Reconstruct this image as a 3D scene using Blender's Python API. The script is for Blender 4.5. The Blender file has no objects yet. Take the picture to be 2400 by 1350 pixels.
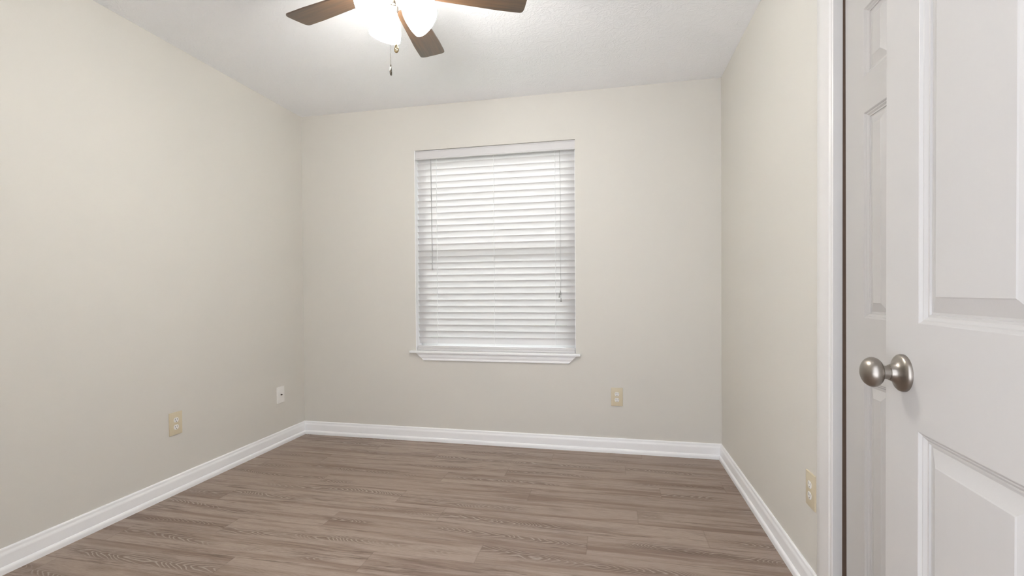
import bpy, bmesh, math, random
from mathutils import Vector, Matrix

# ------------------------------------------------------------------ camera, sky, light, exposure
C = bpy.context.scene.collection
SC = bpy.context.scene
CAM_Z = 1.0827
cd = bpy.data.cameras.new('camera')
cam = bpy.data.objects.new('camera', cd)
C.objects.link(cam)
cd.sensor_fit = 'HORIZONTAL'
cd.sensor_width = 36.0
cd.lens = 1085.92 / 2400 * 36
cd.shift_x = -7.05 / 2400
cd.shift_y = 21.97 / 2400
cd.clip_start = 0.02
yaw, pitch, roll = -0.204475, -0.011593, -0.007018
fwd = Vector((math.sin(yaw) * math.cos(pitch), math.cos(yaw) * math.cos(pitch), math.sin(pitch)))
rt = Vector((math.cos(yaw), -math.sin(yaw), 0))
up = rt.cross(fwd)
r2 = math.cos(roll) * rt + math.sin(roll) * up
u2 = -math.sin(roll) * rt + math.cos(roll) * up
cam.matrix_world = Matrix(((r2.x, u2.x, -fwd.x, 0), (r2.y, u2.y, -fwd.y, 0), (r2.z, u2.z, -fwd.z, CAM_Z), (0, 0, 0, 1)))
SC.camera = cam

W = bpy.data.worlds.new('sky')
SC.world = W
W.use_nodes = True
wt = W.node_tree
bg = wt.nodes['Background']
tc = wt.nodes.new('ShaderNodeTexCoord'); sx = wt.nodes.new('ShaderNodeSeparateXYZ'); wr = wt.nodes.new('ShaderNodeValToRGB')
mr = wt.nodes.new('ShaderNodeMapRange'); mr.inputs['From Min'].default_value = -1; mr.inputs['From Max'].default_value = 1
wt.links.new(tc.outputs['Generated'], sx.inputs[0]); wt.links.new(sx.outputs[2], mr.inputs[0]); wt.links.new(mr.outputs[0], wr.inputs[0])
wr.color_ramp.elements[0].position = 0.40; wr.color_ramp.elements[0].color = (1.03, 1.08, 1.18, 1)   # added upward fill: lower half brighter than the sky, lifts the ceiling
wr.color_ramp.elements[1].position = 0.60; wr.color_ramp.elements[1].color = (0.75, 0.79, 0.865, 1)  # overcast sky
wt.links.new(wr.outputs[0], bg.inputs['Color'])
bg.inputs['Strength'].default_value = 2.15

SC.view_settings.view_transform = 'Standard'
SC.view_settings.look = 'None'
SC.view_settings.gamma = 1
SC.view_settings.use_curve_mapping = False
SC.view_settings.exposure = 0.77
SC.cycles.use_denoising = True
SC.cycles.max_bounces = 10
SC.cycles.diffuse_bounces = 7
SC.cycles.sample_clamp_indirect = 8.0
BULB = 41.0        # brightness of the lit glass shades
DAYLIGHT = 95.0   # daylight falling on the window from outside

# room, metres: camera at the origin, x right, y towards the window wall
XL, XR, YB, H = -2.3315, 0.6925, 3.1759, 2.44
YF = -0.80
WX0, WX1, WZ0, WZ1 = -1.403, -0.237, 0.645, 2.118   # window opening
HUB = Vector((-0.82, 1.674, 0))

dl = bpy.data.lights.new('daylight', 'AREA')
dl.shape = 'RECTANGLE'; dl.size = 2.4; dl.size_y = 1.8; dl.energy = DAYLIGHT
dl.color = (0.95, 0.98, 1.0)
dlo = bpy.data.objects.new('daylight', dl); C.objects.link(dlo)
dlo.location = (-0.82, YB + 1.7, 2.75)
dlo.rotation_euler = (math.radians(-52), 0, 0)

# ------------------------------------------------------------------ helpers
def srgb(r, g, b):
    f = lambda c: (c / 255 / 12.92) if c / 255 <= 0.04045 else ((c / 255 + 0.055) / 1.055) ** 2.4
    return (f(r), f(g), f(b), 1)

class NT:
    def __init__(self, name):
        self.m = bpy.data.materials.new(name); self.m.use_nodes = True
        self.t = self.m.node_tree; self.p = self.t.nodes['Principled BSDF']
    def n(self, typ, **kw):
        nd = self.t.nodes.new('ShaderNode' + typ)
        for k, v in kw.items():
            if k.startswith('i_'):
                key = k[2:]
                nd.inputs[int(key) if key.isdigit() else key].default_value = v
            else: setattr(nd, k, v)
        return nd
    def l(self, a, b):
        if hasattr(a, 'outputs'): a = a.outputs[0]
        self.t.links.new(a, b)
    def math(self, op, a, b=None, c=None, clamp=False):
        nd = self.n('Math', operation=op, use_clamp=clamp)
        for i, x in enumerate((a, b, c)):
            if x is None: continue
            if isinstance(x, (int, float)): nd.inputs[i].default_value = x
            else: self.l(x, nd.inputs[i])
        return nd.outputs[0]
    def ramp(self, fac, stops):
        r = self.n('ValToRGB'); e = r.color_ramp.elements
        while len(e) < len(stops): e.new(0.5)
        for el, (p, c) in zip(e, stops):
            el.position = p; el.color = c if hasattr(c, '__len__') else (c, c, c, 1)
        self.l(fac, r.inputs[0]); return r.outputs[0]
    def mix(self, fac, a, b):
        m = self.n('Mix', data_type='RGBA')
        for i, x in ((0, fac), (6, a), (7, b)):
            if isinstance(x, (int, float)): m.inputs[i].default_value = x
            elif isinstance(x, tuple): m.inputs[i].default_value = x
            else: self.l(x, m.inputs[i])
        return m.outputs[2]
    def bump(self, height, strength, dist):
        b = self.n('Bump', i_Strength=strength, i_Distance=dist)
        self.l(height, b.inputs['Height']); self.l(b, self.p.inputs['Normal']); return b

def plain(name, col, rough=0.5, metal=0.0, spec=0.5, noise=0.03, scale=40, bump=0.0):
    k = NT(name); p = k.p
    p.inputs['Roughness'].default_value = rough; p.inputs['Metallic'].default_value = metal
    p.inputs['Specular IOR Level'].default_value = spec
    tc = k.n('TexCoord'); nz = k.n('TexNoise', i_Scale=scale, i_Detail=3.0)
    k.l(tc.outputs['Object'], nz.inputs['Vector'])
    lo = tuple(c * (1 - noise) for c in col[:3]) + (1,); hi = tuple(min(1, c * (1 + noise)) for c in col[:3]) + (1,)
    k.l(k.mix(nz.outputs['Fac'], lo, hi), p.inputs['Base Color'])
    if bump: k.bump(nz.outputs['Fac'], bump, 0.001)
    return k.m

def wall_paint(name, col):
    k = NT(name); k.p.inputs['Roughness'].default_value = 0.62; k.p.inputs['Specular IOR Level'].default_value = 0.3
    tc = k.n('TexCoord')
    a = k.n('TexNoise', i_Scale=1.3, i_Detail=2.0); k.l(tc.outputs['Object'], a.inputs['Vector'])
    b = k.n('TexNoise', i_Scale=140.0, i_Detail=4.0); k.l(tc.outputs['Object'], b.inputs['Vector'])
    lo = tuple(c * 0.985 for c in col[:3]) + (1,); hi = tuple(c * 1.015 for c in col[:3]) + (1,)
    k.l(k.mix(a.outputs['Fac'], lo, hi), k.p.inputs['Base Color'])
    k.bump(b.outputs['Fac'], 0.12, 0.0015)
    return k.m

def ceiling_mat():
    k = NT('textured_ceiling_paint'); k.p.inputs['Roughness'].default_value = 0.8
    k.p.inputs['Specular IOR Level'].default_value = 0.2
    k.p.inputs['Base Color'].default_value = srgb(247, 248, 250)
    tc = k.n('TexCoord')
    w = k.n('TexNoise', i_Scale=9.0, i_Detail=2.0); k.l(tc.outputs['Object'], w.inputs['Vector'])
    ad = k.n('VectorMath', operation='MULTIPLY_ADD'); ad.inputs[1].default_value = (0.16, 0.16, 0.0)
    k.l(w.outputs['Color'], ad.inputs[0]); k.l(tc.outputs['Object'], ad.inputs[2])
    v = k.n('TexVoronoi', i_Scale=16.0); v.feature = 'DISTANCE_TO_EDGE'; k.l(ad.outputs[0], v.inputs['Vector'])
    nz = k.n('TexNoise', i_Scale=46.0, i_Detail=4.0, i_Distortion=1.6); k.l(ad.outputs[0], nz.inputs['Vector'])
    r = k.ramp(nz.outputs['Fac'], [(0.46, 0.0), (0.60, 1.0)])
    msk = k.n('TexNoise', i_Scale=5.0, i_Detail=2.0); k.l(tc.outputs['Object'], msk.inputs['Vector'])
    mk = k.ramp(msk.outputs['Fac'], [(0.35, 0.35), (0.6, 1.0)])
    h = k.math('MULTIPLY', r, mk)
    e = k.ramp(v.outputs['Distance'], [(0.0, 1.0), (0.12, 0.0)])
    h = k.math('ADD', h, k.math('MULTIPLY', e, 0.35))
    k.bump(h, 0.34, 0.004)
    return k.m

def floor_mat():
    k = NT('taupe_oak_vinyl_plank'); p = k.p
    p.inputs['Specular IOR Level'].default_value = 0.42
    g = k.n('UVMap', uv_map='grain'); r = k.n('UVMap', uv_map='seed')
    sg = k.n('SeparateXYZ'); k.l(g.outputs[0], sg.inputs[0]); sr = k.n('SeparateXYZ'); k.l(r.outputs[0], sr.inputs[0])
    u, v, s1, s2 = sg.outputs[0], sg.outputs[1], sr.outputs[0], sr.outputs[1]
    uo = k.math('ADD', u, k.math('MULTIPLY', s1, 57.0)); zo = k.math('MULTIPLY', s2, 31.0)
    def coord(su, sv):
        c = k.n('CombineXYZ'); k.l(k.math('MULTIPLY', uo, su), c.inputs[0]); k.l(k.math('MULTIPLY', v, sv), c.inputs[1]); k.l(zo, c.inputs[2]); return c.outputs[0]
    def noise(su, sv, det=3.0, rough=0.55, dist=0.0):
        n = k.n('TexNoise', i_Scale=1.0, i_Detail=det, i_Roughness=rough, i_Distortion=dist); k.l(coord(su, sv), n.inputs['Vector']); return n.outputs['Fac']
    # base streaks
    broad = noise(1.6, 11.0, 3.0, 0.55, 0.4)
    mid = noise(4.0, 55.0, 4.0, 0.6)
    fine = noise(14.0, 330.0, 3.0, 0.65)
    # wandering heart of the flat-sawn figure
    wob = noise(1.1, 0.0, 1.0, 0.4)
    vc = k.math('SUBTRACT', v, k.math('MULTIPLY', k.math('SUBTRACT', wob, 0.5), 0.17))
    av = k.math('ABSOLUTE', vc)
    jit = noise(9.0, 40.0, 3.0, 0.6)
    slow = noise(2.6, 3.0, 2.0, 0.5)
    # nested V arches: the ring value runs along the plank and bends back away from the heart
    ring = k.math('ADD', k.math('MULTIPLY', uo, 24.0), k.math('MULTIPLY', slow, 20.0))
    ring = k.math('SUBTRACT', ring, k.math('MULTIPLY', k.math('POWER', k.math('MULTIPLY', av, 40.0), 1.25), 1.7))
    ring = k.math('ADD', ring, k.math('MULTIPLY', jit, 1.1))
    fr = k.math('FRACT', ring)
    line = k.ramp(fr, [(0.0, 0.9), (0.10, 1.0), (0.26, 0.12), (0.80, 0.0), (1.0, 0.85)])
    patch = noise(1.7, 5.0, 2.0, 0.5)
    pm = k.ramp(patch, [(0.43, 0.0), (0.55, 1.0)])
    wid = k.math('SUBTRACT', 1.0, k.math('MULTIPLY', av, k.math('ADD', 20.0, k.math('MULTIPLY', s1, 26.0))), clamp=True)
    wid = k.ramp(wid, [(0.0, 0.0), (0.45, 1.0)])
    heart = k.math('MULTIPLY', pm, wid)
    # knots
    kn = k.n('TexVoronoi', i_Scale=1.0); k.l(coord(1.7, 6.0), kn.inputs['Vector'])
    kd = k.ramp(kn.outputs['Distance'], [(0.0, 1.0), (0.17, 0.0)])
    light = srgb(163, 146, 134); dark = srgb(76, 56, 45)
    tone = k.math('ADD', k.math('MULTIPLY', broad, 0.75), k.math('MULTIPLY', mid, 0.75))
    tone = k.math('ADD', tone, k.math('MULTIPLY', fine, 0.65))
    tone = k.math('ADD', tone, k.math('MULTIPLY', k.math('SUBTRACT', s2, 0.5), 0.16))
    tf = k.ramp(tone, [(0.80, 0.0), (1.34, 1.0)])
    base = k.mix(tf, dark, light)
    brown = srgb(84, 63, 51); pale = srgb(190, 178, 168)
    base = k.mix(k.math('MULTIPLY', heart, 0.85), base, brown)
    base = k.mix(k.math('MULTIPLY', kd, 0.6), base, srgb(84, 66, 55))
    base = k.mix(k.math('MULTIPLY', k.math('MULTIPLY', heart, line), 0.85), base, pale)
    grain = noise(22.0, 620.0, 3.0, 0.7)
    base = k.mix(0.34, base, k.mix(k.ramp(grain, [(0.36, 0.0), (0.64, 1.0)]), srgb(114, 94, 82), srgb(186, 170, 158)))
    strk = noise(1.1, 19.0, 3.0, 0.6, 0.5)
    base = k.mix(k.math('MULTIPLY', k.ramp(strk, [(0.48, 0.0), (0.66, 1.0)]), 0.62), base, srgb(104, 81, 68))
    base = k.mix(k.math('MULTIPLY', k.ramp(s2, [(0.2, 0.0), (1.0, 1.0)]), 0.22), base, srgb(112, 90, 77))
    # joints
    e = k.n('UVMap', uv_map='edge'); se = k.n('SeparateXYZ'); k.l(e.outputs[0], se.inputs[0])
    d = k.math('MINIMUM', se.outputs[0], se.outputs[1])
    jn = k.ramp(d, [(0.0, 1.0), (0.0016, 0.0)])
    base = k.mix(k.math('MULTIPLY', jn, 0.22), base, srgb(72, 57, 48))
    k.l(base, p.inputs['Base Color'])
    k.l(k.math('ADD', 0.34, k.math('MULTIPLY', fine, 0.22)), p.inputs['Roughness'])
    hgt = k.math('SUBTRACT', k.math('ADD', k.math('MULTIPLY', fine, 0.5), k.math('MULTIPLY', mid, 0.3)), jn)
    k.bump(hgt, 0.18, 0.0012)
    return k.m

def door_paint(name, along):
    k = NT(name); k.p.inputs['Roughness'].default_value = 0.38; k.p.inputs['Specular IOR Level'].default_value = 0.45
    k.p.inputs['Base Color'].default_value = srgb(195, 192, 189)
    tc = k.n('TexCoord'); mp = k.n('Mapping'); k.l(tc.outputs['Object'], mp.inputs['Vector'])
    mp.inputs['Scale'].default_value = (7, 7, 150) if along else (150, 150, 5)
    n = k.n('TexNoise', i_Scale=1.0, i_Detail=4.0, i_Roughness=0.6); k.l(mp.outputs[0], n.inputs['Vector'])
    k.bump(n.outputs['Fac'], 0.10, 0.0012)
    return k.m

def wood_blade_mat():
    k = NT('dark_walnut_blade'); p = k.p
    tc = k.n('TexCoord'); mp = k.n('Mapping'); k.l(tc.outputs['Object'], mp.inputs['Vector'])
    mp.inputs['Scale'].default_value = (5, 70, 5)
    n = k.n('TexNoise', i_Scale=1.0, i_Detail=5.0, i_Roughness=0.6, i_Distortion=0.6); k.l(mp.outputs[0], n.inputs['Vector'])
    k.l(k.ramp(n.outputs['Fac'], [(0.3, srgb(46, 31, 19)), (0.7, srgb(88, 62, 38))]), p.inputs['Base Color'])
    p.inputs['Roughness'].default_value = 0.42; p.inputs['Specular IOR Level'].default_value = 0.6
    p.inputs['Coat Weight'].default_value = 0.7; p.inputs['Coat Roughness'].default_value = 0.3; p.inputs['Coat IOR'].default_value = 1.6
    return k.m

def brushed(name, col, rough):
    k = NT(name); p = k.p; p.inputs['Metallic'].default_value = 1.0
    p.inputs['Base Color'].default_value = col; p.inputs['Roughness'].default_value = rough
    p.inputs['Anisotropic'].default_value = 0.2
    tc = k.n('TexCoord'); mp = k.n('Mapping'); k.l(tc.outputs['Object'], mp.inputs['Vector']); mp.inputs['Scale'].default_value = (40, 40, 200)
    n = k.n('TexNoise', i_Scale=1.0, i_Detail=2.0); k.l(mp.outputs[0], n.inputs['Vector'])
    k.l(k.math('ADD', rough - 0.015, k.math('MULTIPLY', n.outputs['Fac'], 0.03)), p.inputs['Roughness'])
    return k.m

def lit_glass(name, strength, col):
    k = NT(name); p = k.p
    p.inputs['Base Color'].default_value = (0.9, 0.88, 0.82, 1); p.inputs['Roughness'].default_value = 0.3
    tc = k.n('TexCoord'); n = k.n('TexNoise', i_Scale=30.0); k.l(tc.outputs['Object'], n.inputs['Vector'])
    k.l(k.mix(n.outputs['Fac'], col, (1, 1, 0.97, 1)), p.inputs['Emission Color'])
    p.inputs['Emission Strength'].default_value = strength
    return k.m

def glass_mat():
    k = NT('window_glass'); p = k.p
    p.inputs['Base Color'].default_value = (0.95, 0.98, 0.96, 1); p.inputs['Roughness'].default_value = 0.0
    p.inputs['Transmission Weight'].default_value = 1.0; p.inputs['IOR'].default_value = 1.02
    return k.m

def slat_mat():
    m = plain('white_faux_wood', srgb(214, 212, 212), 0.36, noise=0.01)
    t = m.node_tree; out = [n for n in t.nodes if n.type == 'OUTPUT_MATERIAL'][0]; p = t.nodes['Principled BSDF']
    tr = t.nodes.new('ShaderNodeBsdfTranslucent'); tr.inputs[0].default_value = (0.92, 0.90, 0.88, 1)
    mx = t.nodes.new('ShaderNodeMixShader'); mx.inputs[0].default_value = 0.30
    t.links.new(p.outputs[0], mx.inputs[1]); t.links.new(tr.outputs[0], mx.inputs[2]); t.links.new(mx.outputs[0], out.inputs['Surface'])
    return m

M = dict(
    slat=slat_mat(),
    wall=wall_paint('greige_wall_paint', srgb(216.5, 213.2, 206)),
    ceil=ceiling_mat(), floor=floor_mat(),
    trim=plain('white_trim_enamel', srgb(247, 247, 248), 0.32, noise=0.008),
    blind=plain('white_faux_wood', srgb(214, 212, 212), 0.36, noise=0.01),
    cord=plain('white_cord', srgb(240, 240, 240), 0.7),
    wand=plain('clear_grey_acrylic', srgb(176, 174, 174), 0.25),
    tassel=plain('grey_plastic_tassel', srgb(160, 158, 156), 0.35),
    rail_d=door_paint('white_door_paint_rail_grain', True), stile_d=door_paint('white_door_paint_stile_grain', False),
    brown=plain('unpainted_brown_wood', srgb(112, 92, 78), 0.6, noise=0.12),
    casing=plain('white_casing_enamel', srgb(228, 226, 224), 0.35, noise=0.008),
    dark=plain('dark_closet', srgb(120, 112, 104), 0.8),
    nickel=brushed('brushed_nickel', srgb(156, 149, 141), 0.33),
    chain=brushed('dull_chain_metal', srgb(112, 104, 92), 0.35),
    brass=brushed('antique_brass', srgb(122, 105, 70), 0.3),
    blade=wood_blade_mat(), shade=lit_glass('lit_frosted_glass', BULB, (1.0, 0.985, 0.955, 1)),
    bulb=lit_glass('lit_bulb', BULB * 1.5, (1.0, 0.98, 0.93, 1)),
    almond=plain('almond_plastic', srgb(213, 201, 174), 0.35, noise=0.01),
    white_pl=plain('white_plastic', srgb(240, 238, 234), 0.35, noise=0.01),
    slot=plain('dark_slot', srgb(70, 62, 56), 0.6),
    vinyl=plain('white_window_vinyl', srgb(236, 236, 234), 0.4, noise=0.01),
    glass=glass_mat(),
    grass=plain('lawn_green', srgb(96, 112, 62), 0.9, noise=0.3, scale=9),
)

def obj(name, bm, mat, parent=None, smooth=False, loc=None):
    me = bpy.data.meshes.new(name); bmesh.ops.recalc_face_normals(bm, faces=bm.faces[:]); bm.to_mesh(me); bm.free()
    mats = mat if isinstance(mat, (list, tuple)) else [mat]
    for m in mats: me.materials.append(m)
    if smooth:
        for f in me.polygons: f.use_smooth = True
        try: me.set_sharp_from_angle(angle=math.radians(smooth if smooth is not True else 40))
        except Exception: pass
    o = bpy.data.objects.new(name, me); C.objects.link(o)
    if parent is not None: o.parent = parent
    if loc is not None: o.location = loc
    return o

def tag(o, label, cat, group=None, kind=None):
    o['label'] = label; o['category'] = cat
    if group: o['group'] = group
    if kind: o['kind'] = kind
    return o

def empty(name, loc, label, cat, group=None, kind=None, rotz=0):
    o = bpy.data.objects.new(name, None); C.objects.link(o); o.location = loc; o.rotation_euler = (0, 0, rotz)
    o.empty_display_size = 0.1
    return tag(o, label, cat, group, kind)

def box(bm, x0, x1, y0, y1, z0, z1, bev=0.0, mi=0):
    vs = [bm.verts.new((x, y, z)) for z in (z0, z1) for y in (y0, y1) for x in (x0, x1)]
    q = [(0, 2, 3, 1), (4, 5, 7, 6), (0, 1, 5, 4), (2, 6, 7, 3), (0, 4, 6, 2), (1, 3, 7, 5)]
    fs = [bm.faces.new([vs[i] for i in f]) for f in q]
    for f in fs: f.material_index = mi
    if bev:
        es = list({e for f in fs for e in f.edges})
        bmesh.ops.bevel(bm, geom=es, offset=bev, segments=2, profile=0.5, affect='EDGES')
    return bm

def newbox(*a, **k): return box(bmesh.new(), *a, **k)

def sweep(bm, prof, frames, close_prof=True, caps=True):
    """prof: points (a, b); frames: functions mapping (a, b) to a 3-D point; skins between successive frames."""
    rings = [[bm.verts.new(f(a, b)) for a, b in prof] for f in frames]
    n = len(prof)
    for r0, r1 in zip(rings, rings[1:]):
        for i in range(n if close_prof else n - 1):
            bm.faces.new((r0[i], r0[(i + 1) % n], r1[(i + 1) % n], r1[i]))
    if caps and close_prof:
        bm.faces.new(rings[0]); bm.faces.new(rings[-1][::-1])
    return bm

def lathe(bm, prof, base, axis, seg=32, cap0=False, cap1=False):
    """prof: (radius, distance along axis)."""
    ax = Vector(axis).normalized(); base = Vector(base)
    t = Vector((0, 0, 1)) if abs(ax.z) < 0.9 else Vector((1, 0, 0))
    a = ax.cross(t).normalized(); b = ax.cross(a)
    rings = []
    for r, h in prof:
        c = base + ax * h
        if r < 1e-6: rings.append([bm.verts.new(c)]); continue
        rings.append([bm.verts.new(c + (a * math.cos(2 * math.pi * i / seg) + b * math.sin(2 * math.pi * i / seg)) * r) for i in range(seg)])
    for r0, r1 in zip(rings, rings[1:]):
        if len(r0) == 1 and len(r1) == 1: continue
        for i in range(seg):
            j = (i + 1) % seg
            if len(r0) == 1: bm.faces.new((r0[0], r1[j], r1[i]))
            elif len(r1) == 1: bm.faces.new((r0[i], r0[j], r1[0]))
            else: bm.faces.new((r0[i], r0[j], r1[j], r1[i]))
    if cap0 and len(rings[0]) > 1: bm.faces.new(rings[0][::-1])
    if cap1 and len(rings[-1]) > 1: bm.faces.new(rings[-1])
    return bm

def tube(bm, pts, rad, seg=8):
    pts = [Vector(p) for p in pts]; rings = []
    for i, p in enumerate(pts):
        d = (pts[min(i + 1, len(pts) - 1)] - pts[max(i - 1, 0)]).normalized()
        t = Vector((0, 0, 1)) if abs(d.z) < 0.9 else Vector((1, 0, 0))
        a = d.cross(t).normalized(); b = d.cross(a)
        rings.append([bm.verts.new(p + (a * math.cos(2 * math.pi * k / seg) + b * math.sin(2 * math.pi * k / seg)) * rad) for k in range(seg)])
    for r0, r1 in zip(rings, rings[1:]):
        for k in range(seg): bm.faces.new((r0[k], r0[(k + 1) % seg], r1[(k + 1) % seg], r1[k]))
    bm.faces.new(rings[0][::-1]); bm.faces.new(rings[-1])
    return bm

# ------------------------------------------------------------------ shell of the room
def struct(name, bm, mat, label, cat, smooth=False):
    return tag(obj(name, bm, mat, smooth=smooth), label, cat, kind='structure')

T = 0.13
struct('wall_left', newbox(XL - T, XL, YF, YB, 0, H), M['wall'], 'long greige wall on the left with an outlet and cable plate', 'wall')
bm = bmesh.new()
box(bm, XL - T, WX0, YB, YB + T, 0, H); box(bm, WX1, XR + T, YB, YB + T, 0, H)
box(bm, WX0, WX1, YB, YB + T, 0, WZ0); box(bm, WX0, WX1, YB, YB + T, WZ1, H)
struct('wall_back', bm, M['wall'], 'greige far wall around the window with white blinds', 'wall')
CY0, CY1, CH = 0.25, 1.621, 2.045      # closet opening in the right wall
bm = bmesh.new()
box(bm, XR, XR + T, CY1 + 0.02, YB, 0, H); box(bm, XR, XR + T, CY0 - 0.02, CY1 + 0.02, CH + 0.02, H)
box(bm, XR, XR + T, 0.17, CY0 - 0.02, 0, H)
struct('wall_right', bm, M['wall'], 'greige wall on the right between window wall and closet', 'wall')
bm = newbox(0.465, XR + T, 0.05, 0.17, 0, H); box(bm, XL - T, -0.82, 0.05, 0.17, 0, H); box(bm, -0.82, 0.465, 0.05, 0.17, 2.08, H)
struct('wall_front', bm, M['wall'], 'greige wall with the entrance, behind the hinges of the open door', 'wall')
struct('ceiling', newbox(XL - T, XR + 0.85, YF, YB + T, H, H + 0.1), M['ceil'], 'white ceiling with brushed swirl texture', 'ceiling')
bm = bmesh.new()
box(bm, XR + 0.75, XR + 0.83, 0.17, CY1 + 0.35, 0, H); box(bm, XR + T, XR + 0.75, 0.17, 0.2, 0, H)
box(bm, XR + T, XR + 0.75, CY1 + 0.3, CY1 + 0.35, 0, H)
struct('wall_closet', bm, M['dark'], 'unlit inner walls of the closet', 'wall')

# floor: one mesh, one quad per plank
random.seed(11)
PW, PL, PY0 = 0.146, 1.219, 2.205
JOINT = {0: .12, -1: -.817, -2: -.105, -3: -.542, -4: -.976, 1: -1.65, 2: .255, 3: -.62, 4: .08, 5: -.38, 6: .19, 7: -.7,
         -5: -.3, -6: .2, -7: -.75}
bm = bmesh.new()
L1 = bm.loops.layers.uv.new('grain'); L2 = bm.loops.layers.uv.new('seed'); L3 = bm.loops.layers.uv.new('edge')
fx0, fx1, fy0, fy1 = XL - T, XR + 0.83, YF, YB + 0.02
for k in range(-22, 8):
    y0 = PY0 + k * PW; y1 = y0 + PW
    if y1 <= fy0 or y0 >= fy1: continue
    j = JOINT.get(k, random.uniform(-0.6, 0.6)); x = j - 4 * PL
    while x < fx1:
        xa, xb = max(x, fx0), min(x + PL, fx1); ya, yb = max(y0, fy0), min(y1, fy1)
        if xb > xa + 1e-4:
            s = (random.random(), random.random()); xm = (xa + xb) / 2
            flip = random.choice((-1, 1))
            xs = [xa, xm, xb]; ys = [ya, (y0 + y1) / 2 if ya < (y0 + y1) / 2 < yb else (ya + yb) / 2, yb]
            for a in range(2):
                for b in range(2):
                    f = bm.faces.new([bm.verts.new((X, Y, 0)) for X, Y in ((xs[a], ys[b]), (xs[a + 1], ys[b]), (xs[a + 1], ys[b + 1]), (xs[a], ys[b + 1]))])
                    for lp in f.loops:
                        X, Y = lp.vert.co.x, lp.vert.co.y
                        lp[L1].uv = ((X - x) * flip, (Y - (y0 + y1) / 2) * flip); lp[L2].uv = s
                        lp[L3].uv = (min(X - x, x + PL - X), min(Y - y0, y1 - Y))
        x += PL
bmesh.ops.remove_doubles(bm, verts=bm.verts[:], dist=1e-5)
top = bm.faces[:]
box(bm, fx0, fx1, fy0, fy1, -0.08, -0.004)
struct('floor', bm, M['floor'], 'taupe wood-grain vinyl plank floor running wall to wall', 'floor')

# baseboards with a shoe moulding, mitred in the corners
BP = [(0, .097), (.004, .097), (.0068, .0945), (.0082, .089), (.0076, .0835), (.0098, .079), (.0125, .0725), (.013, .068),
      (.013, .0285), (.0155, .0275), (.0192, .0242), (.0215, .019), (.0222, .012), (.0222, 0), (0, 0)]
def base(name, f0, f1, label):
    struct(name, sweep(bmesh.new(), BP, (f0, f1)), M['trim'], label, 'baseboard', smooth=35)
base('baseboard_left', lambda d, z: (XL + d, 0.17, z), lambda d, z: (XL + d, YB - d, z), 'white moulded baseboard along the left wall')
base('baseboard_back', lambda d, z: (XL + d, YB - d, z), lambda d, z: (XR - d, YB - d, z), 'white moulded baseboard under the window wall')
base('baseboard_right', lambda d, z: (XR - d, YB - d, z), lambda d, z: (XR - d, 1.7285, z), 'white moulded baseboard along the right wall up to the closet')

# ------------------------------------------------------------------ closet: casing, jamb, folding door
CP = [(0, 0), (.0, .0155), (.003, .0168), (.030, .0160), (.066, .0135), (.076, .0125), (.081, .0085), (.087, .0085), (.0935, .0095),
      (.0955, .0135), (.099, .0155), (.104, .0155), (.1075, .013), (.1075, 0)]    # (from outer edge, out of the wall)
CO = 1.728
bm = bmesh.new(); ht = CH + 0.107
sweep(bm, CP, [lambda a, b: (XR - b, CO - a, 0), lambda a, b: (XR - b, CO - a, CH + 0.1075 - a),
               lambda a, b: (XR - b, CY0 - 0.06 + a * 0.5, CH + 0.1075 - a), lambda a, b: (XR - b, CY0 - 0.06 + a * 0.5, 0)])
struct('trim_1', bm, M['casing'], 'white moulded casing framing the closet opening', 'door casing', smooth=30)
d1 = empty('door_1', (XR + 0.02, CY1, 0), 'white folding closet door, closed, partly behind the open door', 'door', kind='structure')
def loc(o):   # build in world space, hang under the parent
    return o
def world_child(name, bm, mat, parent, smooth=False):
    for v in bm.verts: v.co -= parent.location
    return obj(name, bm, mat, parent, smooth)
bm = bmesh.new()
box(bm, XR - 0.004, XR + 0.0135, CY1, CY1 + 0.019, 0, CH + 0.019); box(bm, XR - 0.004, XR + T, CY0 - 0.019, CY0, 0, CH + 0.019)
box(bm, XR - 0.004, XR + T, CY0, CY1, CH, CH + 0.019)
world_child('jamb', bm, M['casing'], d1)
bm = newbox(XR + 0.0135, XR + T, CY1 + 0.0005, CY1 + 0.019, 0, CH)
o = world_child('jamb_strip', bm, M['brown'], d1); o['label'] = 'unpainted brown wood behind the closet jamb'

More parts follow.
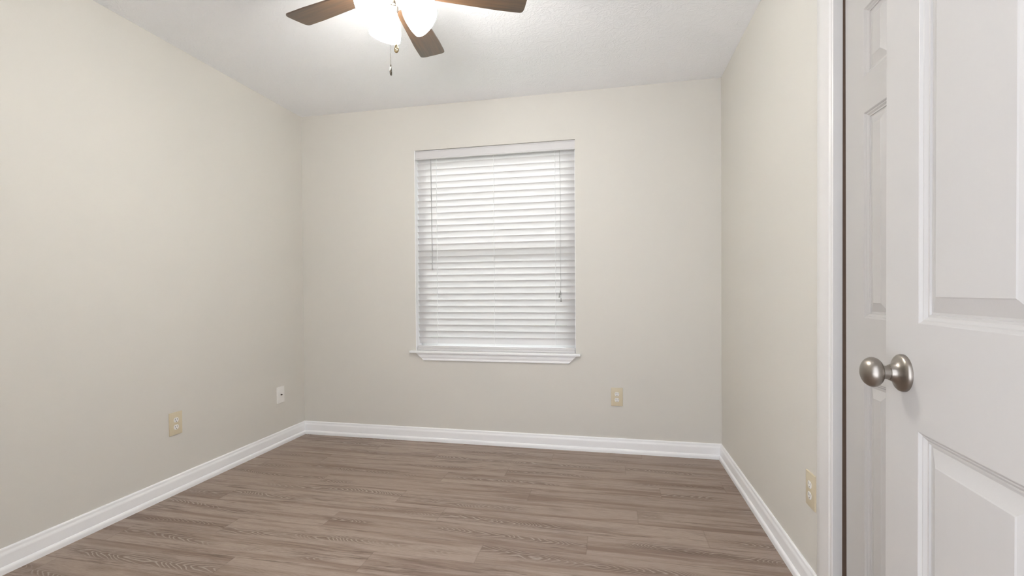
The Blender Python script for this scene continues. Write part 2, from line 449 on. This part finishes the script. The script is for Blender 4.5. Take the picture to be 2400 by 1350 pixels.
RINGS = [(0, 0), (.0012, .0005), (.0048, .0040), (.0068, .0042), (.0115, .0080), (.0150, .0082), (.0160, .0108), (.0195, .0108),
         (.0425, .0026), (.0445, .0014)]
def panel_leaf(width, height, panels, thick=0.035, z0=0.008):
    """moulded panel door: x = 0..width, front face at y = 0 looking to -y, slab behind it"""
    bm = bmesh.new()
    us = sorted({0, width} | {p[0] for p in panels} | {p[1] for p in panels}); zs = sorted({z0, height} | {p[2] for p in panels} | {p[3] for p in panels})
    railz = [(p[2], p[3]) for p in panels]
    for side in (0, 1):
        Y = (lambda d: d) if side == 0 else (lambda d: thick - d)
        for a, b in zip(us, us[1:]):
            for c, d in zip(zs, zs[1:]):
                um, zm = (a + b) / 2, (c + d) / 2
                P = [p for p in panels if p[0] < um < p[1] and p[2] < zm < p[3]]
                if not P:
                    f = bm.faces.new([bm.verts.new((x, Y(0), z)) for x, z in ((a, c), (b, c), (b, d), (a, d))])
                    inner = min(p[0] for p in panels) < um < max(p[1] for p in panels)
                    f.material_index = 1 if inner and not any(q[0] < zm < q[1] for q in railz) else 0
                    continue
                prev = None
                for ins, dep in RINGS:
                    r = [bm.verts.new((x, Y(dep), z)) for x, z in ((a + ins, c + ins), (b - ins, c + ins), (b - ins, d - ins), (a + ins, d - ins))]
                    if prev:
                        for i in range(4): bm.faces.new((prev[i], prev[(i + 1) % 4], r[(i + 1) % 4], r[i]))
                    prev = r
                bm.faces.new(prev)
    for x in (0, width): bm.faces.new([bm.verts.new(p) for p in ((x, 0, z0), (x, thick, z0), (x, thick, height), (x, 0, height))])
    for z in (z0, height): bm.faces.new([bm.verts.new(p) for p in ((0, 0, z), (width, 0, z), (width, thick, z), (0, thick, z))])
    bmesh.ops.remove_doubles(bm, verts=bm.verts[:], dist=2e-5)
    return bm
FZ = [(.235, .824), (1.001, 1.588), (1.690, 1.885)]
LW = 0.333
for i in range(4):
    bm = panel_leaf(LW, 2.032, [(.104, LW - .104, a, b) for a, b in FZ], 0.034)
    # leaf runs towards the camera: local x -> -y, local y -> +x ; the first leaf leans a little off plumb
    for v in bm.verts:
        x, y, z = v.co
        g = (0.018 - 0.0065 * z) if i == 0 else 0.0
        v.co = Vector((XR + 0.0185 + y, CY1 - (g if i == 0 else 0.014) - i * (LW + 0.003) - x, z))
    world_child('door_leaf', bm, [M['stile_d'], M['rail_d']], d1)

# ------------------------------------------------------------------ open door at the right with its knob
TH = math.radians(4.0)
d2 = empty('door_2', (0.500, 0.982, 0), 'near white panelled door with a round nickel knob, standing open', 'door', kind='structure')
# local x runs from the latch edge towards the hinge, local y into the slab
d2.rotation_euler = (0, 0, math.atan2(-math.cos(TH), -math.sin(TH)))
DZ = [(.24, .849), (1.026, 1.613), (1.715, 1.91)]
DW = 0.805
bm = panel_leaf(DW, 2.045, [(a, b, c, d) for a, b in ((.105, .355), (.450, .700)) for c, d in DZ], 0.035)
obj('door_leaf', bm, [M['stile_d'], M['rail_d']], d2)
KZ = 0.9375; KU = 0.060
kb = bpy.data.objects.new('door_knob', None); C.objects.link(kb); kb.parent = d2; kb.location = (KU, 0, KZ); kb['label'] = 'round brushed nickel door knob'
bm = bmesh.new()
lathe(bm, [(.0325, 0), (.0325, .003), (.0318, .0052), (.0295, .0075), (.0262, .0090), (.0225, .0105), (.0185, .0130), (.0155, .0165), (.0140, .0195), (.0135, .0215), (0, .0215)], (0, 0, 0), (0, -1, 0), 56)
obj('rose', bm, M['nickel'], kb, smooth=50)
bm = bmesh.new(); lathe(bm, [(.0128, .0212), (.0128, .0222), (.0118, .0224), (.0118, .0345), (0, .0345)], (0, 0, 0), (0, -1, 0), 40)
obj('shank', bm, M['nickel'], kb, smooth=50)
bm = bmesh.new()
kp = [(.0112, .0325), (.0150, .0330), (.0185, .0343)]
for i in range(0, 15):
    a = math.radians(-38 + i * (128 / 14)); kp.append((max(0.0, .0262 * math.cos(a)) if i < 14 else 0.0, .0460 + .0172 * math.sin(a)))
lathe(bm, kp, (0, 0, 0), (0, -1, 0), 56)
obj('knob', bm, M['nickel'], kb, smooth=60)
bm = newbox(-0.0012, 0.0, 0.006, 0.029, KZ - 0.028, KZ + 0.028); obj('latch_plate', bm, M['nickel'], d2)
for z in (0.22, 1.02, 1.82):
    bm = bmesh.new(); lathe(bm, [(.006, -.045), (.006, .045)], (DW + 0.004, -0.004, z), (0, 0, 1), 12, True, True)
    obj('hinge', bm, M['nickel'], d2, smooth=True)

# ------------------------------------------------------------------ window: liner, sash, glass, stool, apron
w = empty('window_1', (WX0, YB, WZ0), 'window behind the white blinds with its white sill', 'window', kind='structure')
bm = bmesh.new()
lt = 0.004
box(bm, WX0, WX0 + lt, YB, YB + T, WZ0, WZ1); box(bm, WX1 - lt, WX1, YB + .018, YB + T, WZ0, WZ1); box(bm, WX0 + lt, WX1 - lt, YB + .018, YB + T, WZ1 - lt, WZ1)
world_child('window_liner', bm, M['trim'], w)
fy = YB + 0.098
def frame(x0, x1, z0, z1, y0, y1, t):
    bm = bmesh.new()
    box(bm, x0, x0 + t, y0, y1, z0, z1); box(bm, x1 - t, x1, y0, y1, z0, z1); box(bm, x0 + t, x1 - t, y0, y1, z0, z0 + t); box(bm, x0 + t, x1 - t, y0, y1, z1 - t, z1)
    return bm
ix0, ix1 = WX0 + lt, WX1 - lt; zm = 1.39
world_child('window_frame', frame(ix0, ix1, WZ0 + 0.014, WZ1 - lt, fy, YB + T, 0.03), M['vinyl'], w)
for z0, z1, y0 in ((WZ0 + 0.044, zm + 0.02, fy + 0.002), (zm - 0.02, WZ1 - 0.034, fy + 0.016)):
    s = world_child('sash', frame(ix0 + 0.03, ix1 - 0.03, z0, z1, y0, y0 + 0.013, 0.035), M['vinyl'], w)
    bm = newbox(ix0 + 0.06, ix1 - 0.06, y0 + 0.005, y0 + 0.008, z0 + 0.03, z1 - 0.03)
    for v in bm.verts: v.co -= w.location
    obj('pane', bm, M['glass'], s)
SZ = 0.6595
bm = bmesh.new()
box(bm, -1.4435, -0.2055, YB - 0.031, YB, SZ - 0.0165, SZ, 0.003)
box(bm, ix0, ix1, YB - 0.001, YB + 0.1, SZ - 0.0145, SZ)
world_child('window_sill', bm, M['trim'], w, smooth=30)
AZ = SZ - 0.0165
AP = [(0, 0), (.0165, 0), (.0165, -.006), (.0140, -.009), (.0140, -.0125), (.0160, -.0150), (.0155, -.024), (.0125, -.034), (.0105, -.036), (.0105, -.043),
      (.0125, -.046), (.0115, -.052), (.009, -.054), (0, -.054)]
bm = sweep(bmesh.new(), AP, [lambda a, b: (-1.3965 - b * 1.05 , YB - a, AZ + b), lambda a, b: (-0.2305 + b * 1.05, YB - a, AZ + b)])
world_child('apron', bm, M['trim'], w, smooth=30)

# ------------------------------------------------------------------ faux wood blind
bl = empty('window_blind', (-0.82, YB + 0.05, SZ), 'closed white horizontal slat blind filling the window', 'blind')
BX0, BX1 = WX0 + lt + 0.003, WX1 - lt - 0.002
VP = [(0, 0), (0, .0585), (.0035, .0590), (.0045, .0555), (.0065, .0535), (.008, .0475), (.008, .010), (.0115, .007), (.0125, .001), (.011, -.0015), (.002, -.002)]
vx0, vx1 = WX0 + lt + .0005, WX1 - .0005
bm = sweep(bmesh.new(), VP, [lambda a, b: (vx0, YB + 0.0145 - a, 2.0535 + b), lambda a, b: (vx1, YB + 0.0145 - a, 2.0535 + b)])
world_child('valance', bm, M['blind'], bl, smooth=30)
world_child('head_rail', newbox(BX0, BX1, YB + 0.020, YB + 0.072, 2.060, 2.104), M['blind'], bl)
SY = YB + 0.047; TILT = math.radians(66); SWID = 0.0505; SP = 0.0455; N = 30
random.seed(5)
bm = bmesh.new(); prof = []
for i in range(9):
    t = -0.5 + i / 8; prof.append((t * SWID, 0.0022 * (1 - 4 * t * t) + 0.0013))
for i in range(8, -1, -1):
    t = -0.5 + i / 8; prof.append((t * SWID, 0.0022 * (1 - 4 * t * t) - 0.0013))
ct, st = math.cos(TILT), math.sin(TILT)
# slat cross-section: the room edge stands high, the crown faces out
def sl(x): return lambda a, b: (x, -a * ct + b * st, a * st + b * ct)
sweep(bm, prof, [sl(BX0 + 0.82), sl(BX1 + 0.82)])
slat0 = None
for k in range(N):
    zc = 0.7105 + k * SP + SWID / 2 * st
    if k == 0:
        slat0 = obj('slat', bm, M['slat'], bl, smooth=35); o = slat0
    else:
        o = slat0.copy(); C.objects.link(o); o.parent = bl
    o.location = (random.uniform(-.0008, .0008), SY - bl.location.y, zc - bl.location.z)
    o.rotation_euler = (math.radians(random.uniform(-1.6, 1.6)), math.radians(random.uniform(-.06, .06)), 0)
    if k == 0:   # the lowest slat hangs a little out of level
        o.rotation_euler = (math.radians(-9), math.radians(-.06), 0); o.location.z -= .0010
bm = newbox(BX0, BX1, YB + 0.010, YB + 0.064, SZ + 0.0005, SZ + 0.0155, 0.002); box(bm, BX0, BX1, YB + 0.0145, YB + 0.060, SZ + 0.0145, SZ + 0.0335, 0.004)
world_child('bottom_rail', bm, M['blind'], bl, smooth=30)
for x in (-1.247, -0.816, -0.378):
    bm = bmesh.new()
    tube(bm, [(x, YB + 0.0345, 0.672), (x, YB + 0.0345, 2.062)], 0.0016, 6)
    for k in range(N):
        z = 0.7105 + k * SP; tube(bm, [(x, YB + 0.0345, z + .040), (x, YB + 0.058, z + .001)], 0.0009, 5)
    world_child('ladder_cord', bm, M['cord'], bl)
bm = bmesh.new()
wx = -1.283
tube(bm, [(wx, YB + 0.024, 2.062), (wx, YB + 0.018, 2.045), (wx, YB + 0.020, 2.030)], 0.0016, 6)
tube(bm, [(wx, YB + 0.020, 2.034), (wx + .005, YB + 0.021, 1.262)], 0.0029, 6)
lathe(bm, [(.0038, 0), (.0055, .004), (.0055, .014), (.003, .018)], (wx + .005, YB + 0.021, 1.247), (0, 0, 1), 8, True, True)
world_child('tilt_wand', bm, M['wand'], bl)
lx = -0.345
bm = bmesh.new()
tube(bm, [(lx, YB + 0.022, 2.062), (lx + .004, YB + 0.024, 1.80), (lx + .001, YB + 0.024, 1.45), (lx + .003, YB + 0.023, 1.09)], 0.0008, 6)
tube(bm, [(lx + .003, YB + 0.022, 2.062), (lx + .006, YB + 0.023, 1.75), (lx + .007, YB + 0.024, 1.40), (lx + .006, YB + 0.023, 1.045)], 0.0008, 6)
lc = world_child('lift_cord', bm, M['wand'], bl)
for dx, z in ((.002, 1.062), (-.005, 1.042), (.006, 1.012)):
    bm = bmesh.new(); lathe(bm, [(.0018, .030), (.0028, .026), (.0038, .012), (.0062, .003), (.0055, 0)], (lx + dx - bl.location.x, YB + 0.022 - bl.location.y, z - bl.location.z), (0, 0, 1), 10, True, True)
    obj('tassel', bm, M['tassel'], lc, smooth=True)

# ------------------------------------------------------------------ wall plates
def plate_bm(w, h, t=0.0055):
    bm = newbox(-w / 2, w / 2, -t, 0, -h / 2, h / 2)
    es = [e for e in bm.edges if all(v.co.y < -t + 1e-5 for v in e.verts)]
    bmesh.ops.bevel(bm, geom=es, offset=0.0042, segments=2, profile=0.6, affect='EDGES')
    return bm
def make_outlet(label):
    r = empty('wall_outlet', (0, 0, 0), label, 'outlet', 'duplex outlets low on the walls')
    obj('cover_plate', plate_bm(.0765, .1235), M['almond'], r, smooth=30)
    for dz in (.0195, -.0195):
        bm = bmesh.new()
        pts = []
        for i in range(40):
            a = 2 * math.pi * i / 40; pts.append((.0150 * math.cos(a), max(-.0128, min(.0128, .0152 * math.sin(a)))))
        sweep(bm, pts, [lambda a, b: (a, -.0050, b + dz), lambda a, b: (a, -.0066, b + dz), lambda a, b: (a * .95, -.0072, b * .95 + dz)])
        rc = obj('receptacle', bm, M['white_pl'], r); rc['label'] = 'white socket face'
        for sx, hh in ((-.0063, .0046), (.0063, .0038)):
            obj('slot', newbox(sx - .0011, sx + .0011, -.0074, -.0066, dz + .0035 - hh, dz + .0035 + hh), M['slot'], rc)
        bm = bmesh.new(); lathe(bm, [(.0024, .0066), (.0024, .0074)], (0, 0, dz - .0080), (0, -1, 0), 12, True, True)
        obj('ground_hole', bm, M['slot'], rc)
    bm = bmesh.new(); lathe(bm, [(.0032, .005), (.0032, .0060), (.0015, .0068)], (0, 0, 0), (0, -1, 0), 14, True, True)
    obj('screw', bm, M['almond'], r, smooth=True)
    return r
def copy_tree(o, parent=None):
    c = o.copy(); C.objects.link(c)
    if parent is not None: c.parent = parent
    for ch in list(o.children): copy_tree(ch, c)
    return c
o1 = make_outlet('almond outlet with white sockets on the far wall below the window')
o1.location = (0.0355, YB, 0.374)
o2 = copy_tree(o1); o2['label'] = 'almond outlet with white sockets on the left wall'
o2.location = (XL, 2.0905, 0.379); o2.rotation_euler = (0, 0, math.pi / 2)
o3 = copy_tree(o1); o3['label'] = 'almond outlet on the right wall half hidden by the closet casing'
o3.location = (XR, 1.8125, 0.373); o3.rotation_euler = (0, 0, -math.pi / 2)
cj = empty('cable_plate', (XL, 2.909, 0.3565), 'small white coax cable plate on the left wall near the far corner', 'wall plate', rotz=math.pi / 2)
obj('cover_plate', plate_bm(.072, .116, .0075), M['white_pl'], cj, smooth=30)
bm = bmesh.new(); lathe(bm, [(.0062, .007), (.0062, .0095), (.0045, .0096), (.0045, .0165), (.0015, .0168)], (0, 0, .001), (0, -1, 0), 12, False, True)
o = obj('coax_jack', bm, M['slot'], cj, smooth=30); o['label'] = 'dark threaded cable socket'
for z in (.042, -.042):
    bm = bmesh.new(); lathe(bm, [(.003, .007), (.003, .0080), (.0015, .0086)], (0, 0, z), (0, -1, 0), 12, False, True)
    obj('screw', bm, M['white_pl'], cj, smooth=True)

# ------------------------------------------------------------------ ceiling fan with three lit glass shades
BZ = 2.270
fan = empty('ceiling_fan', (HUB.x, HUB.y, H), 'ceiling fan with dark brown blades and three lit white glass shades', 'ceiling fan')
def F(name, bm, mat, parent=None, smooth=40):   # parts in fan space, z measured from the floor
    for v in bm.verts: v.co.z -= H
    return obj(name, bm, mat, parent or fan, smooth)
bm = bmesh.new(); lathe(bm, [(0, H), (.072, H), (.074, H - .012), (.066, H - .034), (.045, H - .040), (0, H - .040)], (0, 0, 0), (0, 0, 1), 40)
F('canopy', bm, M['nickel'])
bm = bmesh.new(); lathe(bm, [(0, 2.402), (.050, 2.400), (.098, 2.388), (.112, 2.365), (.114, 2.325), (.104, 2.300), (.080, 2.288), (0, 2.286)], (0, 0, 0), (0, 0, 1), 48)
F('motor_housing', bm, M['nickel'])
bm = bmesh.new(); lathe(bm, [(0, 2.287), (.052, 2.287), (.054, 2.270), (.054, 2.262), (.046, 2.256), (.036, 2.252), (.030, 2.244), (.030, 2.222), (.024, 2.212), (.010, 2.208), (.007, 2.200), (0, 2.198)], (0, 0, 0), (0, 0, 1), 40)
F('switch_housing', bm, M['nickel'])
# blade outline in its own x-y frame
R0, R1 = .150, .526
def blade_outline():
    top, bot = [], []
    for i in range(13):
        t = i / 12; x = R0 + .012 + (R1 - .034 - R0) * t; hw = .048 + .014 * min(1, t * 1.3); top.append((x, hw)); bot.append((x, -hw))
    cap = []
    for i in range(1, 14):
        a = math.pi / 2 - math.pi * i / 14
        s, c = math.sin(a), math.cos(a)
        cap.append((R1 - .022 + .024 * (abs(c) ** .55), .062 * (1 if s >= 0 else -1) * abs(s) ** .42))
    return [(R0, .036), ] + top + cap + bot[::-1] + [(R0, -.036)]
OUT = blade_outline()
AZ0 = math.radians(94.9)
for i in range(5):
    az = AZ0 + i * math.radians(72)
    b = obj('blade', sweep(bmesh.new(), OUT, [lambda a, q: (a, q, -.003), lambda a, q: (a, q, .003)]), M['blade'], fan) if i == 0 else blade0.copy()
    if i == 0: blade0 = b
    else: C.objects.link(b); b.parent = fan
    b.location = (0, 0, BZ - H); b.rotation_euler = (math.radians(-9), 0, az)
    if i == 0:
        bm = bmesh.new()
        iron = [(.085, .016), (.120, .012), (.150, .014), (.175, .034), (.205, .036), (.225, .020), (.235, 0)]
        pts = iron + [(x, -y) for x, y in iron[::-1][1:]]
        sweep(bm, pts, [lambda a, q: (a, q, .0035 + max(0, (.15 - a)) * .28), lambda a, q: (a, q, .0065 + max(0, (.15 - a)) * .28)])
        k0 = obj('blade_bracket', bm, M['nickel'], b, smooth=30)
    else:
        k = k0.copy(); C.objects.link(k); k.parent = b
# light kit
SH = [(.0235, 0), (.0265, .004), (.0300, .016), (.0420, .034), (.0520, .057), (.0590, .082), (.0625, .102), (.0625, .115),
      (.0605, .115), (.0602, .102), (.0565, .082), (.0495, .057), (.0395, .035), (.0275, .018), (.0240, .010)]
for i, azd in enumerate((132.5, 252.5, 372.5)):
    az = math.radians(azd); el = math.radians(43)
    d = Vector((math.cos(az) * math.cos(el), math.sin(az) * math.cos(el), -math.sin(el)))
    p2 = Vector((math.cos(az) * .041, math.sin(az) * .041, 2.210)); p0 = p2 - d * .038
    bm = bmesh.new(); tube(bm, [p0 - d * .01, p0 + d * .02], .011, 14)
    lathe(bm, [(.0, .012), (.020, .014), (.029, .022), (.0305, .034), (.0305, .046), (.0285, .048), (.0, .044)], p0, d, 28)
    F('socket_cup', bm, M['nickel'])
    bm = bmesh.new(); lathe(bm, SH + [SH[0]], p2, d, 40)
    s = F('lamp_shade', bm, M['shade']); s['label'] = 'lit frosted white glass shade'
    bm = bmesh.new(); lathe(bm, [(.012, .004), (.013, .022), (.020, .040), (.027, .060), (.027, .074), (.019, .088), (0, .094)], p2, d, 20, True)
    F('bulb', bm, M['bulb'], s)

def chain(x, y, z0, z1):
    bm = bmesh.new(); tube(bm, [(x, y, z0), (x, y, z1)], .0006, 5)
    z = z0
    while z > z1:
        lathe(bm, [(0, -.0015), (.0015, 0), (0, .0015)], (x, y, z), (0, 0, 1), 6); z -= .0046
    return bm
c1 = F('pull_chain', chain(.002, -.030, 2.240, 1.952), M['chain'], smooth=False)
c2 = F('pull_chain', chain(.026, -.030, 2.240, 2.034), M['chain'], smooth=False)
def medallion(cx, cy, cz, turn):
    """flat drop-shaped medallion with a small wheel cut in it, turned about its hanging axis"""
    bm = bmesh.new(); ca, sa = math.cos(turn), math.sin(turn)
    P = lambda x, y, z: Vector((cx + x * ca - y * sa, cy + x * sa + y * ca, cz + z))
    def drop(s, y0): return [P(s * .0085 * math.sin(a) * (1 - .42 * math.cos(a)), y0, s * .0165 * math.cos(a)) for a in [2 * math.pi * i / 28 for i in range(28)]]
    vs = [[bm.verts.new(q) for q in L] for L in (drop(1, -.0016), drop(.72, -.0016), drop(.72, .0016), drop(1, .0016))]
    for A, B in zip(vs, vs[1:] + vs[:1]):
        for i in range(28): bm.faces.new((A[i], A[(i + 1) % 28], B[(i + 1) % 28], B[i]))
    for a in (30, 90, 150):
        q = math.radians(a); tube(bm, [P(-math.cos(q) * .0072, 0, -math.sin(q) * .0095 - .003), P(math.cos(q) * .0072, 0, math.sin(q) * .0095 - .003)], .0011, 6)
    lathe(bm, [(0, .0), (.0018, .002), (.0024, .005), (.0018, .009), (0, .010)], P(0, 0, .0155), (0, 0, 1), 10)
    return bm
F('chain_pull', medallion(.002, -.030, 1.928, math.radians(97)), M['chain'], c1)
F('chain_pull', medallion(.026, -.030, 2.011, math.radians(-10)), M['brass'], c2)

# ------------------------------------------------------------------ outside
tag(obj('lawn', newbox(-9, 8, YB + 0.4, 22, -0.6, -0.5), M['grass']), 'green lawn outside the window behind the blinds', 'lawn', kind='structure')
